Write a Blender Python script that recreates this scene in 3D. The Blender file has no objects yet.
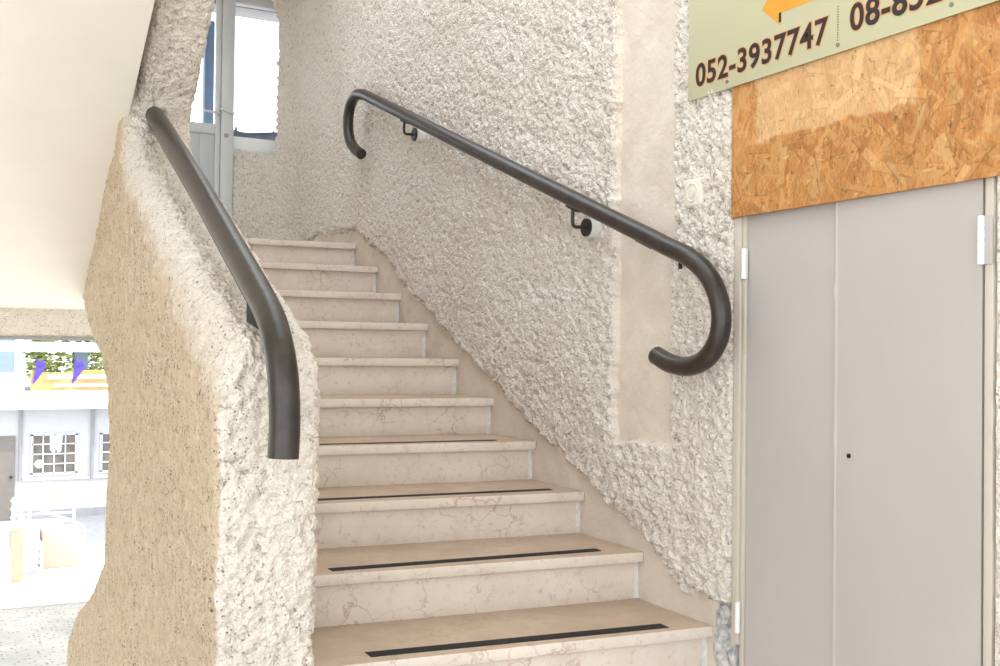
import bpy, bmesh, math, random
import numpy as np
from mathutils import Vector, Matrix

sc = bpy.context.scene
C = sc.collection
R = math.radians
random.seed(7)
rng = np.random.default_rng(11)

# ------------------------------------------------------------------ camera
F_PX = 1050.0
TH, PITCH, ROLL = 0.48223, 0.01549, -0.01214
fw = Vector((math.sin(TH) * math.cos(PITCH), math.cos(TH) * math.cos(PITCH), math.sin(PITCH)))
ri0 = Vector((math.cos(TH), -math.sin(TH), 0))
up0 = ri0.cross(fw)
ri = ri0 * math.cos(ROLL) - up0 * math.sin(ROLL)
up = up0 * math.cos(ROLL) + ri0 * math.sin(ROLL)
cam = bpy.data.cameras.new('camera')
cam.sensor_width = 36.0
cam.lens = F_PX * 36.0 / 1000.0
cam.clip_start, cam.clip_end = 0.05, 300
co = bpy.data.objects.new('camera', cam)
co.matrix_world = Matrix((ri, up, -fw)).transposed().to_4x4()
C.objects.link(co)
sc.camera = co

# ------------------------------------------------------------------ exposure, sky, sun
sc.view_settings.view_transform = 'Standard'
sc.view_settings.look = 'None'
sc.view_settings.exposure = 0.12
sc.view_settings.gamma = 1.0
sc.view_settings.use_curve_mapping = False
sc.cycles.denoising_prefilter = 'NONE'
world = bpy.data.worlds.new('sky')
sc.world = world
world.use_nodes = True
wn = world.node_tree
bg = wn.nodes['Background']
bg.inputs[0].default_value = (0.86, 0.93, 1.0, 1)
bg.inputs[1].default_value = 2.9
sun = bpy.data.lights.new('sun', 'SUN')
sun.energy = 2.4
sun.angle = R(0.6)
sun.color = (1.0, 0.97, 0.93)
so = bpy.data.objects.new('sun', sun)
so.rotation_euler = Vector((0.72, -0.5, 0.95)).to_track_quat('Z', 'Y').to_euler()
C.objects.link(so)

# ------------------------------------------------------------------ constants (camera eye is z = 0)
W = 1.97            # rough wall plane on the right
XL, XR = 0.516, 0.742   # outer and stair side of the parapet wall on the left
FLOOR = -0.946
GROUND = -4.1
NOS = [(2.415, -0.794), (2.762, -0.641), (3.117, -0.493), (3.463, -0.346), (3.815, -0.199),
       (4.150, -0.044), (4.490, 0.116), (4.826, 0.270), (5.149, 0.424), (5.486, 0.573)]
SK = 0.089          # treads run a little askew
LAND = 0.573

def lin(r, g, b):
    f = lambda c: (c / 255 / 12.92) if c / 255 <= 0.04045 else ((c / 255 + 0.055) / 1.055) ** 2.4
    return (f(r), f(g), f(b), 1.0)

# ------------------------------------------------------------------ materials
class NT:
    def __init__(s, name, rough=0.7, metallic=0.0, spec=0.5):
        s.m = bpy.data.materials.new(name)
        s.m.use_nodes = True
        s.t = s.m.node_tree
        s.b = s.t.nodes['Principled BSDF']
        s.b.inputs['Roughness'].default_value = rough
        s.b.inputs['Metallic'].default_value = metallic
        s.b.inputs['Specular IOR Level'].default_value = spec
        s.tc = s.t.nodes.new('ShaderNodeTexCoord')
    def new(s, typ, **kw):
        n = s.t.nodes.new(typ)
        for k, v in kw.items():
            if k.startswith('i_'):
                key = k[2:]
                n.inputs[int(key) if key.isdigit() else key].default_value = v
            else:
                setattr(n, k, v)
        return n
    def ln(s, a, b): s.t.links.new(a, b)
    def mapped(s, scale=(1, 1, 1)):
        mp = s.new('ShaderNodeMapping')
        mp.inputs['Scale'].default_value = scale
        s.ln(s.tc.outputs['Object'], mp.inputs['Vector'])
        return mp.outputs[0]
    def noise(s, scale, detail=4, rough=0.5, vec=None):
        n = s.new('ShaderNodeTexNoise', i_Scale=scale, i_Detail=detail, i_Roughness=rough)
        s.ln(vec if vec else s.tc.outputs['Object'], n.inputs['Vector'])
        return n
    def voro(s, scale, feature='F1', vec=None, rand=1.0):
        n = s.new('ShaderNodeTexVoronoi', feature=feature)
        n.inputs['Scale'].default_value = scale
        n.inputs['Randomness'].default_value = rand
        s.ln(vec if vec else s.tc.outputs['Object'], n.inputs['Vector'])
        return n
    def ramp(s, fac, stops):
        n = s.new('ShaderNodeValToRGB')
        e = n.color_ramp.elements
        while len(e) < len(stops): e.new(0.5)
        for el, (p, c) in zip(e, stops):
            el.position = p
            el.color = c if len(c) == 4 else (*c, 1)
        s.ln(fac, n.inputs[0])
        return n.outputs[0]
    def mix(s, fac, a, b, blend='MIX'):
        n = s.new('ShaderNodeMix', data_type='RGBA', blend_type=blend)
        for sock, v in ((n.inputs[0], fac), (n.inputs[6], a), (n.inputs[7], b)):
            if hasattr(v, 'is_output'): s.ln(v, sock)
            else: sock.default_value = v
        return n.outputs[2]
    def math(s, op, a, b=0.0):
        n = s.new('ShaderNodeMath', operation=op)
        for sock, v in ((n.inputs[0], a), (n.inputs[1], b)):
            if hasattr(v, 'is_output'): s.ln(v, sock)
            else: sock.default_value = v
        return n.outputs[0]
    def color(s, c):
        if hasattr(c, 'is_output'): s.ln(c, s.b.inputs['Base Color'])
        else: s.b.inputs['Base Color'].default_value = c
        return s
    def bump(s, h, strength=0.3, dist=0.01):
        n = s.new('ShaderNodeBump', i_Strength=strength, i_Distance=dist)
        s.ln(h, n.inputs['Height'])
        s.ln(n.outputs[0], s.b.inputs['Normal'])
        return s
BLK, WHT = (0, 0, 0, 1), (1, 1, 1, 1)

def plain(name, col, rough=0.6, metallic=0.0, var=0.06, scale=6, bump=0.0, bscale=120, spec=0.5):
    s = NT(name, rough, metallic, spec)
    n = s.noise(scale, 4)
    dark = tuple(c * (1 - var) for c in col[:3]) + (1,)
    lite = tuple(min(1, c * (1 + var)) for c in col[:3]) + (1,)
    s.color(s.ramp(n.outputs['Fac'], [(0.3, dark), (0.7, lite)]))
    if bump: s.bump(s.noise(bscale, 3).outputs['Fac'], bump, 0.004)
    return s.m

def specks(s, scale, lo, hi, gate_scale, gate=0.5):
    """small irregular dirt specks, 1 where a speck is"""
    warp = s.noise(scale * 0.9, 2)
    v = s.new('ShaderNodeVectorMath', operation='MULTIPLY_ADD')
    s.ln(warp.outputs['Color'], v.inputs[0]); v.inputs[1].default_value = (0.6 / scale * 2,) * 3
    s.ln(s.tc.outputs['Object'], v.inputs[2])
    f = s.voro(scale, 'F1', v.outputs[0])
    a = s.ramp(f.outputs['Distance'], [(lo, WHT), (hi, BLK)])
    rnd = s.new('ShaderNodeSeparateColor'); s.ln(f.outputs['Color'], rnd.inputs[0])
    g = s.ramp(rnd.outputs[0], [(gate, BLK), (gate + 0.04, WHT)])
    g2 = s.ramp(s.noise(gate_scale, 3).outputs['Fac'], [(0.42, BLK), (0.6, WHT)])
    return s.math('MULTIPLY', s.math('MULTIPLY', a, g), s.math('ADD', g2, 0.25))

def mat_stucco():
    s = NT('rough_plaster', 0.85, spec=0.25)
    at = s.new('ShaderNodeAttribute', attribute_name='tone')
    sep = s.new('ShaderNodeSeparateColor'); s.ln(at.outputs['Color'], sep.inputs[0])
    n = s.noise(3.0, 5, 0.6)
    fine = s.noise(60, 3)
    rough = s.ramp(n.outputs['Fac'], [(0.3, lin(234, 222, 209)), (0.7, lin(244, 236, 227))])
    rough = s.mix(s.math('MULTIPLY', fine.outputs['Fac'], 0.3), rough, lin(205, 187, 165))
    smooth = s.ramp(s.noise(8, 5).outputs['Fac'], [(0.3, lin(212, 198, 182)), (0.7, lin(226, 213, 199))])
    tan = s.ramp(s.noise(25, 4).outputs['Fac'], [(0.3, lin(200, 177, 149)), (0.7, lin(220, 200, 174))])
    grey = s.ramp(s.noise(30, 5, 0.7).outputs['Fac'], [(0.3, lin(112, 114, 120)), (0.6, lin(214, 211, 206))])
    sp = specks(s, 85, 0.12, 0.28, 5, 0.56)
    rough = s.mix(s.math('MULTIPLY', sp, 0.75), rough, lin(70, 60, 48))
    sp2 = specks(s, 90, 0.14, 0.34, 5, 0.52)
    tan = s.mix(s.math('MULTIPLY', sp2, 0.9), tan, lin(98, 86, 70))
    c = s.mix(sep.outputs[0], smooth, rough)
    c = s.mix(sep.outputs[2], c, tan)
    c = s.mix(sep.outputs[1], c, grey)
    # short broken dashes: crevice dirt plus crevice shade painted into the colour
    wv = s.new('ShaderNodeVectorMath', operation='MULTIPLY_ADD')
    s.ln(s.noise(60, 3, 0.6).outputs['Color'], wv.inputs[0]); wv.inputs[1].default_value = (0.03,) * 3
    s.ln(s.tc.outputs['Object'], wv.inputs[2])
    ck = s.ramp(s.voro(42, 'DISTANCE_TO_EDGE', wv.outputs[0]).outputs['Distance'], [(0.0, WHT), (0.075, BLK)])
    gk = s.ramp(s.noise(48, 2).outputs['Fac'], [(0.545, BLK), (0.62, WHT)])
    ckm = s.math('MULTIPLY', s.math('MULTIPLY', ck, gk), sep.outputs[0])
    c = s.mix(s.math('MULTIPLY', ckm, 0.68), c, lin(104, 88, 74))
    s.color(c)
    gr = s.voro(105)
    hb_ = s.math('ADD', s.math('MULTIPLY', gr.outputs['Distance'], -0.8), s.noise(150, 3, 0.6).outputs['Fac'])
    hb_ = s.math('MULTIPLY', hb_, s.math('ADD', s.math('MULTIPLY', sep.outputs[0], 0.85), 0.12))
    s.bump(hb_, 0.95, 0.008)
    return s.m

def mat_marble(name, a, b, vein, dirt=0.0):
    s = NT(name, 0.42, spec=0.4)
    base = s.ramp(s.noise(7, 5, 0.6).outputs['Fac'], [(0.3, a), (0.7, b)])
    warp = s.noise(14, 4, 0.6)
    v = s.new('ShaderNodeVectorMath', operation='MULTIPLY_ADD')
    s.ln(warp.outputs['Color'], v.inputs[0]); v.inputs[1].default_value = (0.10,) * 3
    s.ln(s.tc.outputs['Object'], v.inputs[2])
    e = s.voro(13, 'DISTANCE_TO_EDGE', v.outputs[0])
    ln_ = s.ramp(e.outputs['Distance'], [(0.0, WHT), (0.045, BLK)])
    gate = s.ramp(s.noise(5, 3).outputs['Fac'], [(0.47, BLK), (0.62, WHT)])
    c = s.mix(s.math('MULTIPLY', s.math('MULTIPLY', ln_, gate), 0.55), base, vein)
    spk = s.ramp(s.noise(45, 5, 0.7).outputs['Fac'], [(0.56, BLK), (0.72, WHT)])
    c = s.mix(s.math('MULTIPLY', spk, 0.4), c, vein)
    if dirt:
        d = s.ramp(s.noise(4, 6, 0.65).outputs['Fac'], [(0.35, BLK), (0.7, WHT)])
        c = s.mix(s.math('MULTIPLY', d, dirt), c, lin(165, 142, 116))
    s.color(c)
    return s.m

def mat_tube():
    s = NT('brown_black_paint', 0.32, spec=0.5)
    n = s.noise(18, 5, 0.65)
    s.color(s.ramp(n.outputs['Fac'], [(0.35, lin(40, 34, 30)), (0.7, lin(62, 52, 45))]))
    s.bump(s.noise(45, 4).outputs['Fac'], 0.25, 0.003)
    return s.m

def mat_attr(name, attr, rough=0.7):
    s = NT(name, rough, spec=0.3)
    a = s.new('ShaderNodeAttribute', attribute_name=attr)
    g = s.noise(220, 3, vec=s.mapped((1, 1, 0.25)))
    s.color(s.mix(0.16, a.outputs['Color'], s.ramp(g.outputs['Fac'], [(0.3, lin(150, 100, 50)), (0.7, lin(238, 205, 150))])))
    s.bump(s.noise(160, 3).outputs['Fac'], 0.2, 0.002)
    return s.m

def mat_glass():
    s = NT('clear_glass', 0.02, spec=0.5)
    s.b.inputs['Transmission Weight'].default_value = 1.0
    s.b.inputs['IOR'].default_value = 1.02
    s.b.inputs['Base Color'].default_value = (0.97, 0.985, 1, 1)
    return s.m

def mat_aggregate():
    s = NT('pebble_paving', 0.8)
    f = s.voro(16)
    base = s.ramp(s.noise(1.5, 4).outputs['Fac'], [(0.3, lin(128, 124, 116)), (0.7, lin(152, 147, 138))])
    sep = s.new('ShaderNodeSeparateColor'); s.ln(f.outputs['Color'], sep.inputs[0])
    dot = s.math('MULTIPLY', s.ramp(f.outputs['Distance'], [(0.25, WHT), (0.4, BLK)]), s.ramp(sep.outputs[0], [(0.55, BLK), (0.62, WHT)]))
    s.color(s.mix(s.math('MULTIPLY', dot, 0.8), base, lin(84, 74, 60)))
    return s.m

def mat_terrazzo():
    s = NT('terrazzo', 0.4)
    f = s.voro(60)
    sep = s.new('ShaderNodeSeparateColor'); s.ln(f.outputs['Color'], sep.inputs[0])
    s.color(s.ramp(sep.outputs[0], [(0.0, lin(222, 212, 198)), (0.6, lin(236, 229, 219)), (1.0, lin(190, 176, 160))]))
    return s.m

M = dict(
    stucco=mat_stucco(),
    cream=plain('smooth_cream_plaster', lin(242, 234, 223), 0.85, var=0.03, scale=3, bump=0.08, bscale=60),
    ceil=plain('ceiling_paint', lin(238, 234, 226), 0.9, var=0.02),
    riser=mat_marble('veined_limestone', lin(221, 206, 191), lin(234, 221, 208), lin(165, 112, 98)),
    tread=mat_marble('worn_limestone', lin(184, 160, 136), lin(206, 184, 161), lin(150, 108, 88), 0.25),
    grout=plain('white_grout', lin(228, 226, 222), 0.9, var=0.12, scale=60, bump=0.5, bscale=90),
    strip=plain('black_grit_strip', lin(26, 25, 26), 0.85, var=0.3, scale=90, bump=0.4, bscale=400),
    tube=mat_tube(),
    iron=plain('dark_iron', lin(40, 36, 33), 0.45, var=0.15, scale=40),
    bright=plain('white_disc_paint', lin(225, 222, 215), 0.5),
    door=plain('pinkish_grey_door_paint', lin(184, 176, 172), 0.5, var=0.025, scale=4, bump=0.06, bscale=25),
    frame=plain('greige_frame_paint', lin(200, 190, 176), 0.55, var=0.03, scale=9),
    hinge=plain('white_hinge_paint', lin(236, 234, 231), 0.45, var=0.03),
    dark=plain('dark_gap', lin(28, 25, 24), 0.9),
    plate=plain('cream_painted_plate', lin(226, 216, 202), 0.6, var=0.03, scale=20),
    sign=plain('pale_green_sign_face', lin(194, 190, 156), 0.45, var=0.012, scale=2),
    orange=plain('orange_yellow_print', lin(222, 152, 38), 0.5, var=0.05, scale=8),
    outline=plain('orange_lettering_edge', lin(214, 148, 92), 0.5, var=0.02),
    dots=plain('brown_dots_print', lin(120, 66, 34), 0.5, var=0.02),
    black=plain('brown_black_print', lin(36, 20, 16), 0.5, var=0.05),
    screw=plain('zinc_screw', lin(150, 148, 145), 0.4, 0.7, var=0.1, scale=300),
    alu=plain('white_grey_aluminium', lin(205, 207, 208), 0.4, var=0.02),
    alu_panel=plain('grey_door_panel', lin(186, 190, 190), 0.45, var=0.02),
    glass=mat_glass(),
    blue=plain('blue_grey_paint', lin(120, 138, 165), 0.6, var=0.05),
    slate=plain('dark_blue_grey_pipe', lin(84, 88, 100), 0.6, var=0.1, scale=12),
    greyslab=plain('grey_concrete_slab', lin(150, 148, 148), 0.85, var=0.06),
    osb=mat_attr('wood_flake_board', 'flake', 0.65),
    white=plain('white_wall_paint', lin(190, 190, 192), 0.8, var=0.02),
    offwhite=plain('off_white_render', lin(225, 222, 216), 0.85, var=0.04, bump=0.3, bscale=40),
    paving=plain('pale_plaza_paving', lin(226, 222, 214), 0.8, var=0.05, scale=2),
    aggregate=mat_aggregate(),
    terrazzo=mat_terrazzo(),
    greydoor=plain('grey_brown_metal_door', lin(122, 114, 108), 0.6, var=0.08),
    pane=plain('dark_window_interior', lin(104, 96, 90), 0.3, var=0.35, scale=5),
    railing=plain('white_railing_paint', lin(240, 240, 240), 0.5, var=0.02),
    pinkblock=plain('pink_stone_block', lin(196, 172, 154), 0.8, var=0.05, scale=20, bump=0.2),
    board=plain('brown_board', lin(176, 148, 120), 0.8, var=0.15, scale=8),
    banner=plain('yellow_orange_banner', lin(212, 172, 112), 0.7, var=0.12, scale=3),
    bannerw=plain('white_banner_print', lin(240, 236, 226), 0.7, var=0.02),
    purple=plain('purple_cloth', lin(88, 68, 190), 0.7, var=0.15, scale=10),
    leaf=plain('leaf_green', lin(150, 158, 96), 0.7, var=0.3, scale=4),
    bark=plain('bark', lin(95, 80, 62), 0.9, var=0.2, scale=20),
    paleblue=plain('pale_blue_render', lin(138, 152, 170), 0.85, var=0.05),
    asphalt=plain('grey_asphalt', lin(150, 150, 152), 0.9, var=0.1, scale=8),
)

# ------------------------------------------------------------------ object helpers
def root(name, loc, label, cat, group=None):
    o = bpy.data.objects.new(name, None)
    o.empty_display_size = 0.1
    o.location = loc
    C.objects.link(o)
    o['label'], o['category'] = label, cat
    if group: o['group'] = group
    return o

def link(name, me, mat, parent=None, kind=None, label=None):
    o = bpy.data.objects.new(name, me)
    if mat: me.materials.append(mat)
    C.objects.link(o)
    if parent:
        o.parent = parent
        if parent.type == 'EMPTY': o.matrix_parent_inverse = Matrix.Translation(-parent.location)
    if kind: o['kind'] = kind
    if label: o['label'] = label
    return o

def smooth_mesh(me, ang=35):
    me.shade_smooth()
    try: me.set_sharp_from_angle(angle=R(ang))
    except Exception: pass

def obj(name, bm, mat, parent=None, kind=None, label=None, smooth=True):
    bmesh.ops.recalc_face_normals(bm, faces=bm.faces)
    me = bpy.data.meshes.new(name)
    bm.to_mesh(me); bm.free()
    if smooth: smooth_mesh(me)
    return link(name, me, mat, parent, kind, label)

def tag(o, label, cat, group=None):
    o['label'], o['category'] = label, cat
    if group: o['group'] = group
    return o

def box(bm, x0, x1, y0, y1, z0, z1, bev=0.0, seg=2):
    vs = [bm.verts.new((x, y, z)) for x in (x0, x1) for y in (y0, y1) for z in (z0, z1)]
    q = [(0, 1, 3, 2), (4, 6, 7, 5), (0, 4, 5, 1), (2, 3, 7, 6), (0, 2, 6, 4), (1, 5, 7, 3)]
    fs = [bm.faces.new([vs[i] for i in f]) for f in q]
    if bev:
        es = list({e for f in fs for e in f.edges})
        bmesh.ops.bevel(bm, geom=es, offset=bev, segments=seg, affect='EDGES', profile=0.5)
    return bm

def B(*a, **k): return box(bmesh.new(), *a, **k)

def prism(bm, poly, axis, a, b, bev=0.0):
    """extrude a polygon (two other axes in xyz order) along axis from a to b"""
    def pt(p, v):
        l = list(p); l.insert(axis, v); return bm.verts.new(l)
    A = [pt(p, a) for p in poly]; Bv = [pt(p, b) for p in poly]
    n = len(poly)
    fs = [bm.faces.new(A), bm.faces.new(Bv[::-1])]
    fs += [bm.faces.new((A[i], Bv[i], Bv[(i + 1) % n], A[(i + 1) % n])) for i in range(n)]
    if bev:
        es = list({e for f in fs for e in f.edges})
        bmesh.ops.bevel(bm, geom=es, offset=bev, segments=2, affect='EDGES', profile=0.5)
    return bm

def catmull(pts, n=8):
    P = [np.array(p, float) for p in pts]
    P = [2 * P[0] - P[1]] + P + [2 * P[-1] - P[-2]]
    out = []
    for i in range(1, len(P) - 2):
        p0, p1, p2, p3 = P[i - 1:i + 3]
        t0, t1 = 0, np.linalg.norm(p1 - p0) ** .5
        t2 = t1 + np.linalg.norm(p2 - p1) ** .5; t3 = t2 + np.linalg.norm(p3 - p2) ** .5
        for k in range(n):
            t = t1 + (t2 - t1) * k / n
            A1 = (t1 - t) / (t1 - t0) * p0 + (t - t0) / (t1 - t0) * p1
            A2 = (t2 - t) / (t2 - t1) * p1 + (t - t1) / (t2 - t1) * p2
            A3 = (t3 - t) / (t3 - t2) * p2 + (t - t2) / (t3 - t2) * p3
            B1 = (t2 - t) / (t2 - t0) * A1 + (t - t0) / (t2 - t0) * A2
            B2 = (t3 - t) / (t3 - t1) * A2 + (t - t1) / (t3 - t1) * A3
            out.append((t2 - t) / (t2 - t1) * B1 + (t - t1) / (t2 - t1) * B2)
    out.append(P[-2])
    return [Vector(p) for p in out]

def tube(bm, pts, r, seg=16, cap=True):
    pts = [Vector(p) for p in pts]
    n = len(pts)
    T = [(pts[min(i + 1, n - 1)] - pts[max(i - 1, 0)]).normalized() for i in range(n)]
    ref = Vector((1, 0, 0)) if abs(T[0].x) < 0.9 else Vector((0, 0, 1))
    N = (ref - T[0] * ref.dot(T[0])).normalized()
    rings = []
    for i in range(n):
        N = (N - T[i] * N.dot(T[i])).normalized()
        Bn = T[i].cross(N)
        rr = r[i] if isinstance(r, (list, tuple)) else r
        rings.append([bm.verts.new(pts[i] + (N * math.cos(2 * math.pi * k / seg) + Bn * math.sin(2 * math.pi * k / seg)) * rr) for k in range(seg)])
    for a, b in zip(rings, rings[1:]):
        for k in range(seg):
            bm.faces.new((a[k], a[(k + 1) % seg], b[(k + 1) % seg], b[k]))
    if cap:
        bm.faces.new(rings[0][::-1]); bm.faces.new(rings[-1])
    return bm

def disc(bm, c, axis, r, h, seg=24, bev=0.0):
    a = Vector(axis).normalized()
    return tube(bm, [Vector(c) - a * h / 2, Vector(c) + a * h / 2], r, seg)

def set_attr(me, name, rgb):
    a = me.color_attributes.new(name, 'FLOAT_COLOR', 'POINT')
    buf = np.ones((len(me.vertices), 4), np.float32)
    buf[:, :3] = rgb
    a.data.foreach_set('color', buf.ravel())

def np_mesh(name, V, Fc):
    me = bpy.data.meshes.new(name)
    me.vertices.add(len(V)); me.vertices.foreach_set('co', np.asarray(V, np.float32).ravel())
    me.loops.add(Fc.size); me.loops.foreach_set('vertex_index', Fc.astype(np.int32).ravel())
    me.polygons.add(len(Fc))
    me.polygons.foreach_set('loop_start', np.arange(len(Fc), dtype=np.int32) * 4)
    me.update(calc_edges=True)
    me.validate()
    me.shade_smooth()
    return me

# ------------------------------------------------------------------ numpy noise for the plaster relief
def hsh(ix, iy, iz, k):
    with np.errstate(over='ignore'):
        h = (ix.astype(np.uint32) * np.uint32(374761393) + iy.astype(np.uint32) * np.uint32(668265263)
             + iz.astype(np.uint32) * np.uint32(2147483647) + np.uint32(k) * np.uint32(2654435761))
        h = (h ^ (h >> np.uint32(13))) * np.uint32(1274126177)
        h = h ^ (h >> np.uint32(16))
        h = (h * np.uint32(2246822519)) ^ (h >> np.uint32(11))
    return (h & np.uint32(0xFFFFFF)).astype(np.float32) / np.float32(0xFFFFFF)

def vnoise(P, s, k=0):
    Q = P * s
    I = np.floor(Q).astype(np.int64); f = (Q - I).astype(np.float32)
    f = f * f * (3 - 2 * f)
    out = 0
    for dx in (0, 1):
        for dy in (0, 1):
            for dz in (0, 1):
                w = (f[:, 0] if dx else 1 - f[:, 0]) * (f[:, 1] if dy else 1 - f[:, 1]) * (f[:, 2] if dz else 1 - f[:, 2])
                out = out + w * hsh(I[:, 0] + dx, I[:, 1] + dy, I[:, 2] + dz, k)
    return out

def worley(P, s, k=0):
    Q = P * s
    I = np.floor(Q).astype(np.int64)
    f1 = np.full(len(P), 9.0, np.float32); f2 = f1.copy()
    for dx in (-1, 0, 1):
        for dy in (-1, 0, 1):
            for dz in (-1, 0, 1):
                jx, jy, jz = I[:, 0] + dx, I[:, 1] + dy, I[:, 2] + dz
                d = ((jx + hsh(jx, jy, jz, k + 1) - Q[:, 0]) ** 2 + (jy + hsh(jx, jy, jz, k + 2) - Q[:, 1]) ** 2
                     + (jz + hsh(jx, jy, jz, k + 3) - Q[:, 2]) ** 2).astype(np.float32)
                lo = np.minimum(f1, d); f2 = np.minimum(f2, np.maximum(f1, d)); f1 = lo
    return np.sqrt(f1), np.sqrt(f2)

def lumps(P, size, k=0):
    """thrown-plaster relief in 0..1: rounded blobs with sharp pits between them"""
    P = P.astype(np.float32)
    w = np.stack([vnoise(P, 0.9 / size, k + 10 + i) + 0.5 * vnoise(P, 2.2 / size, k + 15 + i) - 0.75 for i in range(3)], 1) * size * 0.75
    a1, a2 = worley(P + w, 0.85 / size, k)
    b1, b2 = worley(P + w * 0.7, 1.9 / size, k + 5)
    c1, c2 = worley(P + w * 0.5, 3.4 / size, k + 7)
    dome = lambda d: np.sqrt(np.clip(1.0 - (d / 0.9) ** 2, 0, 1))
    tone = vnoise(P, 0.5 / size, k + 30)
    pit = np.clip((0.34 - vnoise(P, 0.9 / size, k + 40)) * 5, 0, 1)
    big, fin, tiny = dome(a1), dome(b1), dome(c1)
    return 0.58 * big + 0.22 * fin + 0.07 * tiny + 0.26 * tone - 0.40 * pit - 0.10

def sstep(x, a, b):
    t = np.clip((x - a) / (b - a), 0, 1)
    return t * t * (3 - 2 * t)

# ================================================================== THE SETTING
# ---- right wall and back wall: one continuous coat of thrown plaster
def stair_line(y):
    ys = np.array([n[0] for n in NOS]); zs = np.array([n[1] for n in NOS])
    return np.interp(y, ys, zs)
EDGE_Y = [2.30, 2.39, 2.535, 2.714, 2.966, 3.385, 3.776, 4.84, 5.034, 5.506, 6.128, 6.9]
EDGE_Z = [-0.72, -0.71, -0.69, -0.576, -0.469, -0.291, -0.125, 0.367, 0.502, 0.66, 0.70, 0.60]

def rough_wall():
    d = 0.0065
    RAD, YB = 0.24, 6.80
    y_end, arc = YB - RAD, RAD * math.pi / 2
    l1 = y_end - 2.317
    l3 = (W - RAD) - 0.50
    S = np.concatenate([np.linspace(0, 2.0, 450, endpoint=False), np.linspace(2.0, 3.2, 210, endpoint=False), np.arange(3.2, l1 + arc + l3, 0.007)])
    Z = np.concatenate([np.linspace(-0.96, 1.3, 490, endpoint=False), np.arange(1.3, 2.36, 0.007)])
    a = np.clip((S - l1) / RAD, 0, math.pi / 2)
    y = np.where(S < l1, 2.317 + S, y_end + RAD * np.sin(a))
    x = np.where(S < l1, W, W - RAD + RAD * np.cos(a)) - np.clip(S - l1 - arc, 0, None)
    nx = -np.cos(a); ny = -np.sin(a)
    ns, nz = len(S), len(Z)
    X_, Z_ = np.repeat(x, nz), np.tile(Z, ns)
    Y_ = np.repeat(y, nz); NX, NY = np.repeat(nx, nz), np.repeat(ny, nz); S_ = np.repeat(S, nz)
    P = np.stack([X_, Y_, Z_], 1)
    wob = (vnoise(P.astype(np.float32), 30, 3) - 0.5) * 0.035 + (vnoise(P.astype(np.float32), 90, 4) - 0.5) * 0.02
    side = S_ < l1
    ez = np.interp(Y_, EDGE_Y, EDGE_Z)
    h = lumps(P, 0.021, 0)
    m = sstep(Z_ + wob - ez + (h - 0.45) * 0.055, -0.006, 0.010)
    m = np.where(side, m, np.where(Z_ > 0.6, 1, 0))
    # smooth upright recess
    q = np.minimum(np.minimum(Y_ - 2.592, 2.926 - Y_), Z_ + 0.298) + wob * 0.45
    rec = np.where(side, sstep(q, -0.004, 0.006), 0)
    m = m * (1 - rec)
    # the coat gets lumpier towards the stair foot
    amp = 0.022 + 0.012 * sstep(-Y_, -4.2, -2.6)
    disp = m * (0.010 + amp * (h - 0.3)) - rec * 0.006 - (1 - m) * 0.004
    disp += (vnoise(P.astype(np.float32), 5, 9) - 0.5) * 0.012 * m
    disp += (1 - m) * ((vnoise(P.astype(np.float32), 30, 8) - 0.5) * 0.003 + (vnoise(P.astype(np.float32), 95, 18) - 0.5) * 0.0016)
    # broken plaster at the wall foot beside the cupboard
    brk = np.where(side, sstep(2.405 + wob * 0.6 - Y_, -0.006, 0.006) * sstep(-0.71 + wob * 0.9 - Z_, -0.006, 0.01), 0)
    disp = disp * (1 - brk) - brk * (0.012 - 0.016 * vnoise(P.astype(np.float32), 45, 77))
    V = np.stack([X_ + NX * disp, Y_ + NY * disp, Z_], 1)
    V[:nz, 0] = W + 0.06          # the coat turns in at the cupboard jamb
    V[:nz, 1] = V[nz:2 * nz, 1] - 0.001
    # faces, leaving the door and window openings out
    i, j = np.meshgrid(np.arange(ns - 1), np.arange(nz - 1), indexing='ij')
    i, j = i.ravel(), j.ravel()
    v00 = i * nz + j
    Fc = np.stack([v00, v00 + 1, v00 + nz + 1, v00 + nz], 1)
    cx, cy, cz = X_[v00], Y_[v00], Z_[v00]
    jag = (vnoise(np.stack([cx, cy, cz], 1).astype(np.float32), 40, 21) - 0.5) * 0.02
    back = S_[v00] > l1 + 0.03
    right = 1.877 + jag - np.clip(cz - 2.14, 0, 1) * 0.35 - np.clip(1.30 - cz, 0, 1) * 0.8
    win = back & (cx < right) & (cz > 1.265 + jag) & (cz < 2.345)
    dr = back & (cx < 1.60) & (cx > 0.90)
    below = (~back) & (cz < np.interp(cy, [n[0] for n in NOS], [n[1] for n in NOS]) - 0.35)
    below |= (S_[v00] > l1 - 0.98) & (cz < LAND - 0.05)
    Fc = Fc[~(win | dr | below)]
    used = np.zeros(len(V), bool); used[Fc.ravel()] = True
    idx = np.cumsum(used) - 1
    me = np_mesh('wall_right', V[used], idx[Fc])
    tone = np.stack([m, brk, np.zeros_like(m)], 1)[used]
    set_attr(me, 'tone', tone)
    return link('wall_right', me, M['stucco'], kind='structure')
rough_wall()

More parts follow.
